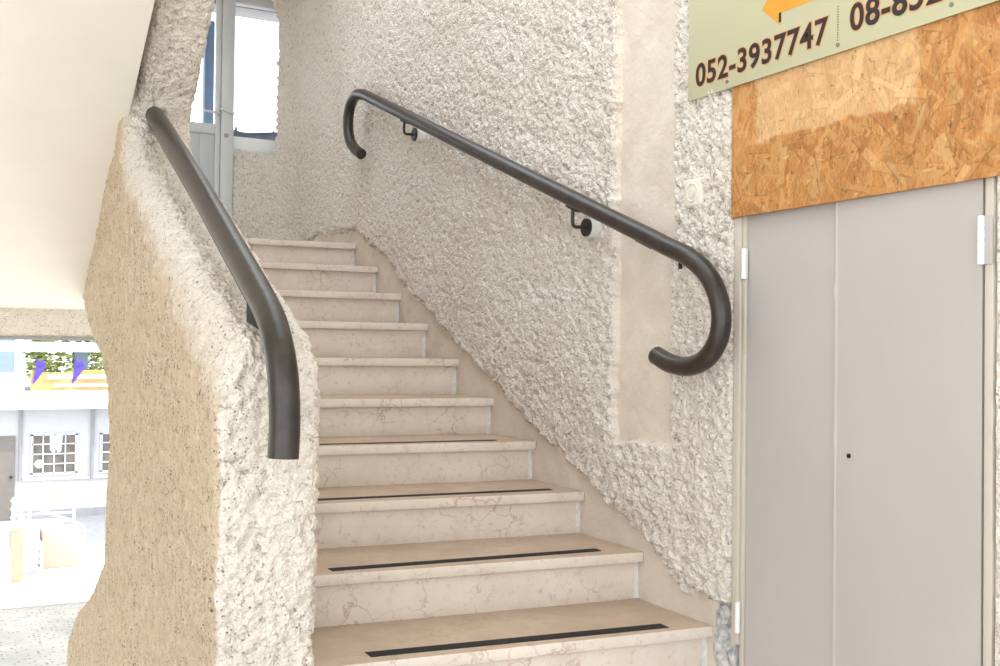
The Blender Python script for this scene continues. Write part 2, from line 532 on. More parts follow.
# rough return of the same wall beyond the cupboard, nearest the camera
def rough_patch(name, y0, y1, z0, z1):
    d = 0.008
    Y, Z = np.arange(y0, y1, d), np.arange(z0, z1, d)
    nz = len(Z)
    Y_, Z_ = np.repeat(Y, nz), np.tile(Z, len(Y))
    P = np.stack([np.full(len(Y_), W), Y_, Z_], 1)
    V = P.copy(); V[:, 0] -= 0.004 + 0.02 * (lumps(P, 0.021, 0) - 0.3)
    i, j = np.meshgrid(np.arange(len(Y) - 1), np.arange(nz - 1), indexing='ij')
    v = (i * nz + j).ravel()
    me = np_mesh(name, V, np.stack([v, v + 1, v + nz + 1, v + nz], 1))
    set_attr(me, 'tone', np.array([[1.0, 0, 0]]))
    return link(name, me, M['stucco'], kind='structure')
rough_patch('wall_right', 0.7, 1.478, -0.95, 0.8)

bm = bmesh.new()   # the masonry the coat is thrown on, raised out of view to block sun
box(bm, W + 0.03, W + 0.30, -3.0, 1.44, FLOOR - 0.2, 4.6)
box(bm, W + 0.03, W + 0.30, 2.34, 7.0, FLOOR - 0.2, 4.6)
box(bm, W + 0.25, W + 0.30, 1.44, 2.34, FLOOR - 0.2, 4.6)
box(bm, W + 0.03, W + 0.25, 1.44, 2.34, 0.5, 4.6)
obj('wall_right', bm, M['ceil'], kind='structure')
bm = bmesh.new()
box(bm, 1.96, W + 0.30, 6.83, 7.0, LAND - 0.3, 2.5)
box(bm, 1.60, 1.96, 6.83, 7.0, LAND - 0.3, 1.22)
box(bm, -0.7, 0.9, 6.83, 7.0, LAND - 0.02, 2.5)
box(bm, 0.9, 1.96, 6.83, 7.0, 2.42, 2.5)
obj('wall_back', bm, M['offwhite'], kind='structure')

# ---- the sculpted parapet wall on the left
prof = [(2.30, -1.75), (2.30, -0.05), (2.33, 0.01), (2.45, 0.052), (2.80, 0.215), (3.20, 0.405), (3.55, 0.565), (3.74, 0.655),
        (3.80, 0.70), (3.835, 0.80), (3.78, 0.875), (3.69, 0.935), (3.585, 1.012), (3.483, 1.085), (3.40, 1.16), (3.30, 1.30), (3.22, 1.60),
        (3.20, 2.32), (5.3, 2.32), (5.3, 0.35), (4.99, 0.215), (4.80, 0.115), (4.531, 0.018), (4.30, -0.05), (4.113, -0.131), (4.03, -0.21), (4.005, -0.29),
        (3.998, -0.379), (4.02, -0.48), (4.05, -0.60), (4.07, -0.72), (4.12, -0.81), (4.357, -0.945), (4.60, -1.05), (4.854, -1.145),
        (5.15, -1.28), (5.33, -1.40), (5.40, -1.55), (5.42, -1.75)]
def parapet():
    bm = prism(bmesh.new(), prof, 0, XL - 0.0, XR)
    bmesh.ops.recalc_face_normals(bm, faces=bm.faces)
    bmesh.ops.triangulate(bm, faces=[f for f in bm.faces if len(f.verts) > 4])
    me = bpy.data.meshes.new('tmp'); bm.to_mesh(me); bm.free()
    o = bpy.data.objects.new('tmp', me); C.objects.link(o)
    r = o.modifiers.new('r', 'REMESH'); r.mode = 'VOXEL'; r.voxel_size = 0.006
    s = o.modifiers.new('s', 'SMOOTH'); s.factor = 0.5; s.iterations = 80
    dg = bpy.context.evaluated_depsgraph_get()
    me2 = bpy.data.meshes.new_from_object(o.evaluated_get(dg))
    bpy.data.objects.remove(o)
    n = len(me2.vertices)
    V = np.empty(n * 3, np.float32); me2.vertices.foreach_get('co', V); V = V.reshape(-1, 3)
    N = np.empty(n * 3, np.float32); me2.vertices.foreach_get('normal', N); N = N.reshape(-1, 3)
    front = sstep(-N[:, 0], 0.55, 0.80)      # 1 on the outer (courtyard) face
    outer = np.clip(front + 0, 0, 1)
    wob = (vnoise(V, 35, 2) - 0.5) * 0.5
    wide = sstep(V[:, 2], -0.15, 0.25) * 0.42
    outer = np.clip(sstep(-N[:, 0] + wob * (1 + wide * 2), 0.48 - wide, 0.76 + wide * 0.6), 0, 1)
    # the outer top edge is worn broad and round, and the tan fades to white over it
    ztop = np.interp(V[:, 1], [2.30, 2.45, 2.80, 3.20, 3.55, 3.80, 3.9], [-0.02, 0.052, 0.215, 0.405, 0.565, 0.69, 1.6])
    dist = np.clip(ztop - V[:, 2], 0, 1)
    low = (V[:, 1] < 3.86)
    rnd = np.where(low, np.clip(1 - dist / 0.15, 0, 1) ** 2, 0)
    outer = np.where(low, outer * sstep(dist + wob * 0.09, 0.035, 0.15), outer)
    hi = sstep(V[:, 2] - 0.25 * (V[:, 1] - 3.9), 0.70, 0.80)        # coarser coat on the wall above the rail
    fine, coarse = lumps(V, 0.013, 3), lumps(V, 0.019, 6)
    big = vnoise(V, 9, 5) - 0.5
    wf = outer * (1 - hi)
    disp = wf * 0.015 * (fine - 0.4) + (1 - wf) * 0.027 * (coarse - 0.45) + big * 0.012
    V2 = V + N * disp[:, None]
    V2[:, 0] += 0.055 * rnd * np.clip((0.63 - V[:, 0]) / 0.11, 0, 1)
    me2.vertices.foreach_set('co', V2.ravel()); me2.update()
    set_attr(me2, 'tone', np.stack([np.ones(n), np.zeros(n), outer], 1))
    me2.shade_smooth()
    me2.materials.clear()
    me2.name = 'wall_left'
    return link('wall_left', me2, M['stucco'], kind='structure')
parapet()
obj('wall_left', B(XL + 0.01, XR - 0.01, 2.31, 5.40, GROUND, -1.70), M['offwhite'], kind='structure')

# ---- upper flight seen from below, landing, ceiling, floor
bm = prism(bmesh.new(), [(4.97, 0.19), (1.0, 2.27), (1.0, 2.55), (4.97, 0.47)], 0, -0.75, XL + 0.02, 0.004)
obj('ceiling', bm, M['cream'], kind='structure')
bm = bmesh.new()
box(bm, -0.75, XL + 0.1, 4.95, 5.46, 0.215, LAND)
box(bm, -0.75, W + 0.03, 5.46 + 0.12, 7.6, 0.215, LAND)
obj('floor', bm, M['terrazzo'], kind='structure')
bm = B(-2.6, -0.75, 0.9, 7.0, 2.33, 2.5)  # unseen slabs, extended and left open to shape the sky light
box(bm, -2.6, W + 0.3, -2.2, 0.9, 2.33, 2.5)
box(bm, -0.75, W + 0.3, 5.5, 7.0, 2.36, 2.5)
box(bm, 0.75, W + 0.3, 0.9, 1.7, 2.33, 2.5)
obj('ceiling', bm, M['ceil'], kind='structure')
obj('wall_added_shade', B(-2.6, -2.4, 1.6, 7.0, GROUND, 2.33), M['offwhite'], kind='structure')  # unseen wall added to cut the light from the left
obj('floor', B(-1.0, W + 0.28, -3.0, 2.50, FLOOR - 0.2, FLOOR), M['terrazzo'], kind='structure')

# stucco edge beam under the far end of the landing
def rough_box(name, x0, x1, y0, y1, z0, z1, vox, amp, size, tone):
    bm = B(x0, x1, y0, y1, z0, z1)
    me = bpy.data.meshes.new('tmp'); bm.to_mesh(me); bm.free()
    o = bpy.data.objects.new('tmp', me); C.objects.link(o)
    r = o.modifiers.new('r', 'REMESH'); r.mode = 'VOXEL'; r.voxel_size = vox
    dg = bpy.context.evaluated_depsgraph_get()
    me2 = bpy.data.meshes.new_from_object(o.evaluated_get(dg)); bpy.data.objects.remove(o)
    n = len(me2.vertices)
    V = np.empty(n * 3, np.float32); me2.vertices.foreach_get('co', V); V = V.reshape(-1, 3)
    N = np.empty(n * 3, np.float32); me2.vertices.foreach_get('normal', N); N = N.reshape(-1, 3)
    V = V + N * (amp * (lumps(V, size, 2) - 0.4))[:, None]
    me2.vertices.foreach_set('co', V.ravel()); me2.update()
    set_attr(me2, 'tone', np.array([tone])); me2.shade_smooth(); me2.materials.clear()
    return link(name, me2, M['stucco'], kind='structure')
obj('trim_4', B(-0.75, W, 7.005, 7.03, 0.022, 0.045, 0.002), M['greyslab'], kind='structure')
rough_box('trim_1', -0.75, W, 7.02, 7.28, 0.035, 0.30, 0.014, 0.016, 0.03, [1.0, 0, 0])

# ================================================================== STAIRCASE
st = root('staircase', (1.36, 2.4, FLOOR), 'cream limestone staircase with ten worn steps rising between rough plaster walls', 'staircase')
STRIPS = {0: (0.971, 1.843, 2.569, 2.476, 0.046), 1: (0.98, 1.856, 2.909, 2.848, 0.042), 2: (0.80, 1.885, 3.30, 3.205, 0.036), 3: (0.80, 1.841, 3.632, 3.545, 0.034)}
XS0 = XR - 0.02
for i, (y, z) in enumerate(NOS):
    y2 = NOS[i + 1][0] + 0.03 if i < 9 else 5.62
    zb = NOS[i - 1][1] if i else FLOOR
    th = 0.033
    f = lambda x, yy: yy + SK * (W - x)
    xe = W + 0.003
    # riser, set back under the nosing
    bm = bmesh.new()
    ya = y + 0.025
    vs = [(XS0, f(XS0, ya)), (xe - 0.018, f(xe - 0.018, ya)), (xe - 0.018, f(xe, ya) + 0.03), (XS0, f(XS0, ya) + 0.03)]
    prism(bm, vs, 2, zb - (0.0 if i == 0 else 0.001), z - th + 0.001, 0.001)
    obj('riser', bm, M['riser'], st)
    # tread slab
    bm = bmesh.new()
    if i < 9: vs = [(XS0, f(XS0, y)), (xe, f(xe, y)), (xe, f(xe, y2)), (XS0, f(XS0, y2))]
    else: vs = [(XS0, f(XS0, y)), (xe, f(xe, y)), (xe, y2), (XS0, y2 + 0.0)]
    prism(bm, vs, 2, z - th, z, 0.004)
    t = obj('tread', bm, M['riser'], st)
    t.data.materials.append(M['tread'])
    for pg in t.data.polygons:
        if pg.normal.z > 0.9: pg.material_index = 1
    # grout line that fills the gap between riser and wall
    bm = bmesh.new()
    prism(bm, [(xe - 0.019, f(xe, ya) + 0.004), (xe + 0.006, f(xe, ya) + 0.006), (xe + 0.006, f(xe, ya) + 0.03), (xe - 0.019, f(xe, ya) + 0.03)], 2, zb, z - th)
    obj('grout_line', bm, M['grout'], st, label='white grout line at the wall end of a riser')
    if i in STRIPS:
        x0, x1, ya_, yb_, wd = STRIPS[i]
        bm = prism(bmesh.new(), [(x0, ya_ - wd / 2), (x1, yb_ - wd / 2), (x1 + 0.004, yb_ + wd / 2), (x0, ya_ + wd / 2)], 2, z - 0.0005, z + 0.0015)
        obj('anti_slip_strip', bm, M['strip'], t, label='black anti-slip strip')
bm = bmesh.new()   # the concrete flight under the treads
pl = []
for i, n in enumerate(NOS):
    yb = n[0] + SK * (W - XS0) + 0.048
    pl += [(yb, (NOS[i - 1][1] - 0.034) if i else FLOOR), (yb, n[1] - 0.034)]
pl += [(5.72, LAND - 0.034), (5.72, 0.25), (3.3, FLOOR)]
prism(bm, pl, 0, XS0 + 0.005, W - 0.006)
obj('flight', bm, M['cream'], st)

# ================================================================== HANDRAILS
hr = root('handrail', (W, 3.9, -0.05), 'long dark tubular handrail curling at both ends, fixed to the right wall', 'handrail')
XH = 1.860
pts = [(1.8796, 5.1687, 1.0061), (1.8669, 5.2365, 1.0453), (XH, 5.2963, 1.1003), (XH, 5.3317, 1.1975), (XH, 5.3003, 1.2809), (XH, 5.2119, 1.3202), (XH, 5.0843, 1.2976)]
curve1 = catmull(pts, 6)
L = [Vector((XH, 4.9567, 1.2485)), Vector((XH, 4.2206, 0.9658)), Vector((XH, 3.5708, 0.7175)), Vector((XH, 2.8641, 0.4476)), Vector((XH, 2.5716, 0.3357))]
curve2 = catmull([(XH, 2.5127, 0.3121), (XH, 2.3949, 0.2621), (XH, 2.3086, 0.1943), (XH, 2.2693, 0.1148), (XH, 2.2752, 0.0442), (XH, 2.3223, -0.0137), (XH, 2.3979, -0.0412), (XH, 2.4823, -0.0363), (1.8649, 2.5559, -0.0128)], 7)
for k, p in enumerate(curve2): p.y -= 0.013 * min(1, k / 10) * min(1, (len(curve2) - 1 - k) / 16)
bm = tube(bmesh.new(), curve1 + L + curve2, 0.0280, 20)
obj('rail', bm, M['tube'], hr)
def bracket(y, z, drop):
    bm = bmesh.new()
    p = catmull([(XH, y, z - 0.02), (XH, y, z - drop + 0.008), (XH + 0.008, y - 0.004, z - drop), (XH + 0.02, y - 0.006, z - drop), (W - 0.06, y - 0.010, z - drop)], 5)
    tube(bm, p, 0.0062, 10)
    b = obj('bracket', bm, M['iron'], hr)
    bm = bmesh.new()
    prism(bm, [(y - 0.032, z - 0.036), (y + 0.032, z - 0.011), (y + 0.032, z - 0.019), (y - 0.032, z - 0.044)], 0, XH - 0.011, XH + 0.011, 0.001)
    obj('saddle', bm, M['iron'], b)
    obj('flange', disc(bmesh.new(), (W - 0.064, y - 0.010, z - drop), (1, 0, 0), 0.031, 0.008), M['iron'], b)
    obj('flange_packer', disc(bmesh.new(), (W - 0.036, y - 0.010, z - drop), (1, 0, 0), 0.034, 0.048), M['bright'], b, label='white packing disc behind the flange')
zl = lambda y: float(np.interp(y, [2.5716, 2.8641, 3.5708, 4.2206, 4.9567], [0.3357, 0.4476, 0.7175, 0.9658, 1.2485]))
bracket(4.54, zl(4.54) - 0.004, 0.085)
bracket(3.03, zl(3.03) - 0.004, 0.090)
z0 = zl(2.63)
bm = prism(bmesh.new(), [(2.57, z0 - 0.046), (2.65, z0 - 0.015), (2.65, z0 - 0.0225), (2.57, z0 - 0.0535)], 0, XH - 0.011, XH + 0.011, 0.001)
obj('saddle', bm, M['iron'], hr)
obj('stub', tube(bmesh.new(), [(XH + 0.004, 2.445, 0.262), (XH + 0.006, 2.445, 0.238)], 0.006, 8), M['iron'], hr)

hl = root('handrail', (0.62, 3.0, 0.2), 'thick dark tubular handrail bending straight down at its foot, on the left parapet', 'handrail')
XM = 0.622
pts = [(XM, 3.90, 0.842), (XM, 3.702, 0.752), (XM, 3.35, 0.592), (XM, 3.03, 0.441), (XM, 2.72, 0.290), (XM, 2.53, 0.197), (XM, 2.38, 0.122),
       (XM, 2.27, 0.060), (XM - 0.002, 2.20, 0.000), (XM - 0.002, 2.165, -0.06), (XM - 0.002, 2.150, -0.12), (XM - 0.002, 2.147, -0.18), (XM - 0.004, 2.147, -0.232)]
path = catmull(pts, 8)
bm = tube(bmesh.new(), path, 0.0325, 24)
obj('rail', bm, M['tube'], hl)
bm = prism(bmesh.new(), [(2.235, 0.03), (2.376, 0.055), (2.379, 0.128), (2.32, 0.10), (2.235, 0.055)], 0, 0.594, 0.602, 0.001)
obj('bracket', bm, M['dark'], hl, label='flat dark bracket plate')
bm = prism(bmesh.new(), [(2.36, 0.083), (3.02, 0.4065), (3.70, 0.722), (3.93, 0.825), (3.93, 0.815), (3.70, 0.712), (3.02, 0.3965), (2.36, 0.073)], 0, XM - 0.019, XM + 0.019, 0.001)
obj('flat_bar', bm, M['tube'], hl, label='flat bar under the tube')

# ================================================================== SIGN, FLAKE BOARD, CUPBOARD, SWITCH
sg = root('sign_board', (1.94, 1.9, 0.757), 'pale green sign with orange arrow and phone numbers, above the cupboard', 'sign')
SX = 1.935
obj('panel', B(SX, SX + 0.004, 0.75, 2.507, 0.745, 1.36, 0.0008), M['sign'], sg)
def text_mesh(body, y_left, z_base, width, height, depth, offset, x):
    cu = bpy.data.curves.new('t', 'FONT')
    cu.body = body; cu.size = 1.0; cu.offset = offset; cu.extrude = 0.5; cu.space_character = 1.07
    o = bpy.data.objects.new('t', cu); C.objects.link(o)
    dg = bpy.context.evaluated_depsgraph_get()
    me = bpy.data.meshes.new_from_object(o.evaluated_get(dg))
    bpy.data.objects.remove(o)
    n = len(me.vertices)
    V = np.empty(n * 3, np.float32); me.vertices.foreach_get('co', V); V = V.reshape(-1, 3)
    return me, V
def phone(body, y0, z0, width, height):
    me0, V0 = text_mesh(body, y0, z0, width, height, 0.001, 0.0, SX)
    lo, hi = V0[:, :2].min(0), V0[:, :2].max(0)
    sx, sy = width / (hi[0] - lo[0]), height / (hi[1] - lo[1])
    res = []
    for off, dep in ((0.020, 0.0016), (0.048, 0.0009)):
        me, V = text_mesh(body, y0, z0, width, height, dep, off, SX)
        q = np.empty_like(V)
        q[:, 1] = y0 - (V[:, 0] - lo[0]) * sx
        q[:, 2] = z0 + (V[:, 1] - lo[1]) * sy
        q[:, 0] = SX - np.where(V[:, 2] > 0, dep, -0.0005)
        me.vertices.foreach_set('co', q.ravel()); me.update(); me.materials.clear()
        res.append(me)
    o = link('phone_number', res[0], M['black'], sg, label='black phone number lettering')
    link('lettering_edge', res[1], M['outline'], o, label='thin orange edge around the digits')
phone('052-3937747', 2.467, 0.780, 0.522, 0.064)
phone('08-852', 1.868, 0.786, 0.265, 0.064)
arrow = [(2.187, 0.930), (2.115, 0.868), (2.113, 0.9005), (1.80, 0.9005), (1.80, 0.962), (2.113, 0.962), (2.115, 0.995)]
obj('arrow', prism(bmesh.new(), arrow, 0, SX - 0.001, SX + 0.0005), M['orange'], sg, smooth=False, label='orange arrow pointing left')
obj('mark', B(SX - 0.0013, SX + 0.0005, 2.112, 2.120, 0.876, 0.902), M['black'], sg, label='short black mark under the arrow')
bm = bmesh.new()
for k in range(14):
    disc(bm, (SX - 0.0003, 1.9105, 0.776 + k * 0.0064), (1, 0, 0), 0.0017, 0.0014, 10)
obj('dotted_line', bm, M['dots'], sg, label='upright dotted line between the numbers')
for y, z in ((1.910, 0.757 + 0.007), (2.329, 0.765), (1.577, 0.769)):
    bm = disc(bmesh.new(), (SX - 0.001, y, z), (1, 0, 0), 0.0055, 0.003, 14)
    box(bm, SX - 0.0032, SX - 0.002, y - 0.004, y + 0.004, z - 0.0007, z + 0.0007)
    obj('screw', bm, M['screw'], sg)

def osb():
    y0, y1, z0, z1, d = 1.20, 2.317, 0.378, 0.800, 0.0022
    Y, Z = np.arange(y0, y1 + 1e-6, d), np.arange(z0, z1 + 1e-6, d)
    ny, nz = len(Y), len(Z)
    img = np.empty((ny, nz, 3), np.float32); img[:] = np.array([198, 132, 62]) / 255
    hgt = np.zeros((ny, nz), np.float32)
    YY, ZZ = np.meshgrid(Y, Z, indexing='ij')
    pal = np.array([[214, 152, 84], [202, 138, 70], [222, 168, 104], [192, 124, 60], [228, 180, 120], [208, 146, 78], [182, 114, 54], [216, 158, 92]]) / 255
    for k in range(3000):
        cy, cz = rng.uniform(y0, y1), rng.uniform(z0, z1)
        big = rng.random() < 0.35
        ln, wd = (rng.uniform(0.06, 0.13), rng.uniform(0.010, 0.026)) if big else (rng.uniform(0.015, 0.06), rng.uniform(0.002, 0.010))
        a = rng.normal(math.pi / 2, 0.75) if rng.random() < 0.75 else rng.uniform(0, math.pi)
        c, s = math.cos(a), math.sin(a)
        r = ln
        i0, i1 = max(0, int((cy - r - y0) / d)), min(ny, int((cy + r - y0) / d) + 2)
        j0, j1 = max(0, int((cz - r - z0) / d)), min(nz, int((cz + r - z0) / d) + 2)
        u = (YY[i0:i1, j0:j1] - cy) * c + (ZZ[i0:i1, j0:j1] - cz) * s
        v = -(YY[i0:i1, j0:j1] - cy) * s + (ZZ[i0:i1, j0:j1] - cz) * c
        curve = rng.normal(0, 0.8) * u * u
        mk = (np.abs(u) < ln / 2) & (np.abs(v - curve) < wd / 2)
        col = pal[rng.integers(len(pal))] * rng.uniform(0.9, 1.08)
        al = rng.uniform(0.35, 0.85)
        sub = img[i0:i1, j0:j1]
        sub[mk] = sub[mk] * (1 - al) + col * al
        edge = (np.abs(u) < ln / 2) & (np.abs(v - curve + wd / 2) < d * 0.7)
        if rng.random() < 0.35: sub[edge] *= 0.80
        hgt[i0:i1, j0:j1][mk] = rng.uniform(0, 1)
    # pale patch where another notice once hung
    P3 = np.stack([np.zeros(ny * nz), YY.ravel(), ZZ.ravel()], 1).astype(np.float32)
    wob = (vnoise(P3, 25, 3).reshape(ny, nz) - 0.5) * 0.03
    pale = sstep(ZZ + wob, 0.568, 0.580) * sstep(2.235 + wob - YY, 0, 0.03) * sstep(YY + wob - 1.66, 0, 0.03)
    pal2 = img * 0.45 + np.array([248, 228, 192]) / 255 * 0.60
    img = img * (1 - pale[..., None] * 0.8) + pal2 * pale[..., None] * 0.8
    chips = vnoise(P3, 130, 9).reshape(ny, nz)
    img = np.where(((chips > 0.93))[..., None], img * 0.62, img)
    img = np.clip(img * np.array([0.90, 0.87, 0.85]), 0.02, 1)
    linr = np.where(img <= 0.04045, img / 12.92, ((img + 0.055) / 1.055) ** 2.4)
    x0, x1 = 1.943, 1.953
    Vf = np.stack([x0 - hgt.ravel() * 0.0006, YY.ravel(), ZZ.ravel()], 1)
    i, j = np.meshgrid(np.arange(ny - 1), np.arange(nz - 1), indexing='ij')
    v = (i * nz + j).ravel()
    Fc = np.stack([v, v + 1, v + nz + 1, v + nz], 1)
    n = len(Vf)
    Vb = Vf.copy(); Vb[:, 0] = x1
    ring = [i * nz for i in range(ny)] + [(ny - 1) * nz + j for j in range(1, nz)] + [i * nz + nz - 1 for i in range(ny - 2, -1, -1)] + [j for j in range(nz - 2, 0, -1)]
    ring = np.array(ring); nx_ = np.roll(ring, -1)
    side = np.stack([ring, nx_, nx_ + n, ring + n], 1)
    Fb = (Fc + n)[:, ::-1]
    me = np_mesh('flake_board', np.concatenate([Vf, Vb]), np.concatenate([Fc, side, Fb]))
    smooth_mesh(me, 30)
    set_attr(me, 'flake', np.concatenate([linr.reshape(-1, 3)] * 2))
    o = link('flake_board', me, M['osb'])
    tag(o, 'orange wood flake board under the green sign, over the cupboard doors', 'board')
osb()

cb = root('cupboard', (W, 1.9, FLOOR), 'pinkish grey wall cupboard with two tall hinged doors, under the flake board', 'cupboard')
bm = bmesh.new()
box(bm, 1.955, 2.06, 2.290, 2.316, FLOOR + 0.13, 0.60, 0.003)     # jamb strip by the rough wall
box(bm, 1.961, 2.06, 2.276, 2.288, FLOOR, 0.60, 0.002)
box(bm, 1.957, 2.06, 1.486, 1.508, FLOOR, 0.60, 0.003)
box(bm, 1.963, 2.06, 1.462, 1.484, FLOOR, 0.60, 0.003)
box(bm, 1.975, 2.06, 1.46, 2.33, 0.56, 0.60)
box(bm, 1.990, 2.06, 1.46, 2.33, FLOOR, FLOOR + 0.02)
d_frame = obj('frame', bm, M['frame'], cb)
obj('back_panel', B(2.05, 2.06, 1.46, 2.33, FLOOR, 0.60), M['dark'], cb)
# door leaves: slightly bulged sheet metal
def leaf(y0, y1, z0, z1, x, lip):
    us = list(np.linspace(0, 0.955, 20)) + list(np.linspace(0.96, 1, 13)) if lip else list(np.linspace(0, 1, 25))
    ny, nz = len(us) - 1, 60
    bm = bmesh.new()
    g = []
    for a in range(ny + 1):
        row = []
        for b in range(nz + 1):
            u, v = us[a], b / nz
            yy = y0 + (y1 - y0) * u; zz = z0 + (z1 - z0) * v
            xx = x - 0.003 * math.sin(math.pi * u) * math.sin(math.pi * v)
            if lip:   # free edge with small dents
                e = max(0, 1 - abs(yy - lip) / 0.012)
                xx -= 0.0022 * math.exp(-((yy - lip) / 0.0045) ** 2)
                for zd, s in ((0.155, 1.0), (-0.215, .45), (-0.40, .35)):
                    xx -= e * s * 0.006 * math.exp(-((zz - zd) / 0.012) ** 2)
            row.append(bm.verts.new((xx, yy, zz)))
        g.append(row)
    for a in range(ny):
        for b in range(nz):
            bm.faces.new((g[a][b], g[a][b + 1], g[a + 1][b + 1], g[a + 1][b]))
    ret = bmesh.ops.extrude_face_region(bm, geom=list(bm.faces))
    for v in [e for e in ret['geom'] if isinstance(e, bmesh.types.BMVert)]: v.co.x = x + 0.022
    return bm
d1 = obj('door', leaf(1.930, 2.273, FLOOR + 0.02, 0.55, 1.9690, None), M['door'], cb, label='narrower left door leaf')
d2 = obj('door', leaf(1.5150, 1.936, FLOOR + 0.02, 0.55, 1.9600, 1.936), M['door'], cb, label='wider right door leaf lapping over the left one')
obj('keyhole', disc(bmesh.new(), (1.957, 1.887, -0.251), (1, 0, 0), 0.0055, 0.004, 14), M['dark'], d2, label='small dark hole')
def hinge(y, z, parent, h=0.085, plate=0.0):
    bm = bmesh.new()
    for k in range(4):
        disc(bm, (1.951, y, z - h / 2 + h * (k + 0.5) / 4), (0, 0, 1), 0.0075, h / 4 - 0.002, 14)
    tube(bm, [(1.951, y, z - h / 2), (1.951, y, z + h / 2)], 0.0062, 12)
    box(bm, 1.957, 1.966, y, y + 0.018, z - h / 2, z + h / 2, 0.001) if not plate else None
    hg = obj('hinge', bm, M['hinge'], parent, label='white painted hinge')
    if plate: obj('hinge_leaf', B(1.9535, 1.958, y - plate, y - 0.004, z - h / 2, z + h / 2, 0.001), M['door'], d_frame)
hinge(2.270, 0.246, d1); hinge(2.284, -0.737, d1)
hinge(1.512, 0.246, d2, 0.105, 0.026)

sw = root('wall_switch', (1.95, 2.519, 0.479), 'cream painted round-button switch plate on rough plaster left of the sign', 'switch')
bm = B(1.938, 1.965, 2.444, 2.530, 0.428, 0.513, 0.010, 4)
obj('plate', bm, M['plate'], sw)
bm = bmesh.new()
ring = [(1.938, 2.487 + 0.026 * math.cos(a), 0.471 + 0.026 * math.sin(a)) for a in np.linspace(0, 2 * math.pi, 33)]
tube(bm, ring, 0.0032, 8, cap=False)
disc(bm, (1.937, 2.487, 0.471), (1, 0, 0), 0.014, 0.008, 24)
obj('button', bm, M['plate'], sw)

# ================================================================== BACK DOOR, WINDOW, WHAT LIES BEHIND THEM
YD = 6.80
d = root('door_1', (1.4, YD, LAND), 'white and grey glazed metal door standing at the head of the stairs', 'door')
d['kind'] = 'structure'
bm = bmesh.new()
box(bm, 1.512, 1.592, YD - 0.03, YD + 0.05, LAND, 2.42, 0.004)
box(bm, 0.90, 0.96, YD - 0.03, YD + 0.05, LAND, 2.42, 0.004)
box(bm, 0.96, 1.512, YD - 0.03, YD + 0.05, 2.34, 2.42, 0.004)
obj('frame', bm, M['alu'], d, kind='structure')
bm = bmesh.new()
box(bm, 1.478, 1.510, YD - 0.01, YD + 0.03, LAND + 0.01, 2.338, 0.003)
box(bm, 0.962, 1.010, YD - 0.01, YD + 0.03, LAND + 0.01, 2.338, 0.003)
box(bm, 1.010, 1.478, YD - 0.01, YD + 0.03, 1.355, 1.42, 0.003)
box(bm, 1.010, 1.478, YD - 0.01, YD + 0.03, 2.28, 2.338, 0.003)
box(bm, 1.010, 1.478, YD - 0.01, YD + 0.03, LAND + 0.01, LAND + 0.08, 0.003)
sash = obj('sash', bm, M['alu'], d, kind='structure')
bm = bmesh.new()
for k in range(5):
    xa = 1.010 + k * 0.0936
    box(bm, xa, xa + 0.0930, YD + 0.002, YD + 0.02, LAND + 0.07, 1.356, 0.002)
obj('lower_panel', bm, M['alu_panel'], d, kind='structure', label='grey lower panel')
obj('glass', B(1.008, 1.480, YD + 0.008, YD + 0.013, 1.419, 2.282), M['glass'], d, kind='structure')
bm = bmesh.new()
box(bm, 1.484, 1.504, YD - 0.018, YD - 0.008, 1.42, 1.56, 0.003)
tube(bm, [(1.494, YD - 0.015, 1.485), (1.494, YD - 0.055, 1.485), (1.40, YD - 0.06, 1.487)], 0.008, 10)
tube(bm, [(1.494, YD - 0.02, 1.52), (1.56, YD - 0.045, 1.50), (1.592, YD - 0.045, 1.495)], 0.006, 10)
obj('handle', bm, M['alu'], d, kind='structure')
obj('lock', disc(bmesh.new(), (1.545, YD - 0.032, 1.35), (0, 1, 0), 0.014, 0.008), M['screw'], d, kind='structure')

w = root('window_1', (1.75, YD, 1.26), 'tall narrow opening in rough plaster beside the glazed door', 'window')
w['kind'] = 'structure'
bm = B(1.592, 1.93, YD + 0.02, YD + 0.26, 1.20, 1.345, 0.006)
box(bm, 1.592, 1.93, YD + 0.06, YD + 0.22, 1.346, 1.368, 0.004)
obj('sill', bm, M['railing'], w, kind='structure')
bm = B(1.592, 1.96, YD + 0.035, YD + 0.10, 2.236, 2.31, 0.003)
obj('head', bm, M['alu'], w, kind='structure')
obj('glass', B(1.595, 1.955, YD + 0.102, YD + 0.107, 1.36, 2.30), M['glass'], w, kind='structure')

o = obj('drain_pipe', B(1.553, 1.622, 7.50, 7.57, LAND, 2.30, 0.01), M['blue'])
tag(o, 'blue grey upright post outside behind the glazed door', 'post')
bm = tube(bmesh.new(), catmull([(1.735, 7.50, 1.512), (1.85, 7.50, 1.498), (2.0, 7.50, 1.515), (2.3, 7.50, 1.55), (2.6, 7.50, 1.56)], 5), 0.034, 14)
for x in (1.78, 2.05, 2.3):
    tube(bm, [(x, 7.50, LAND), (x, 7.50, 1.51)], 0.012, 8)
    tube(bm, [(x - 0.0, 7.50, 1.53), (x, 7.50, 1.562)], 0.008, 8)
o = obj('balcony_railing', bm, M['slate'])
tag(o, 'dark grey rounded railing outside the back window', 'railing')
obj('floor', B(W + 0.03, 3.2, 7.0, 7.6, 0.215, LAND), M['terrazzo'], kind='structure')
obj('trim_2', prism(bmesh.new(), [(7.02, 2.27), (8.2, 2.575), (8.2, 2.72), (7.02, 2.45)], 0, 0.6, 3.0), M['greyslab'], kind='structure')

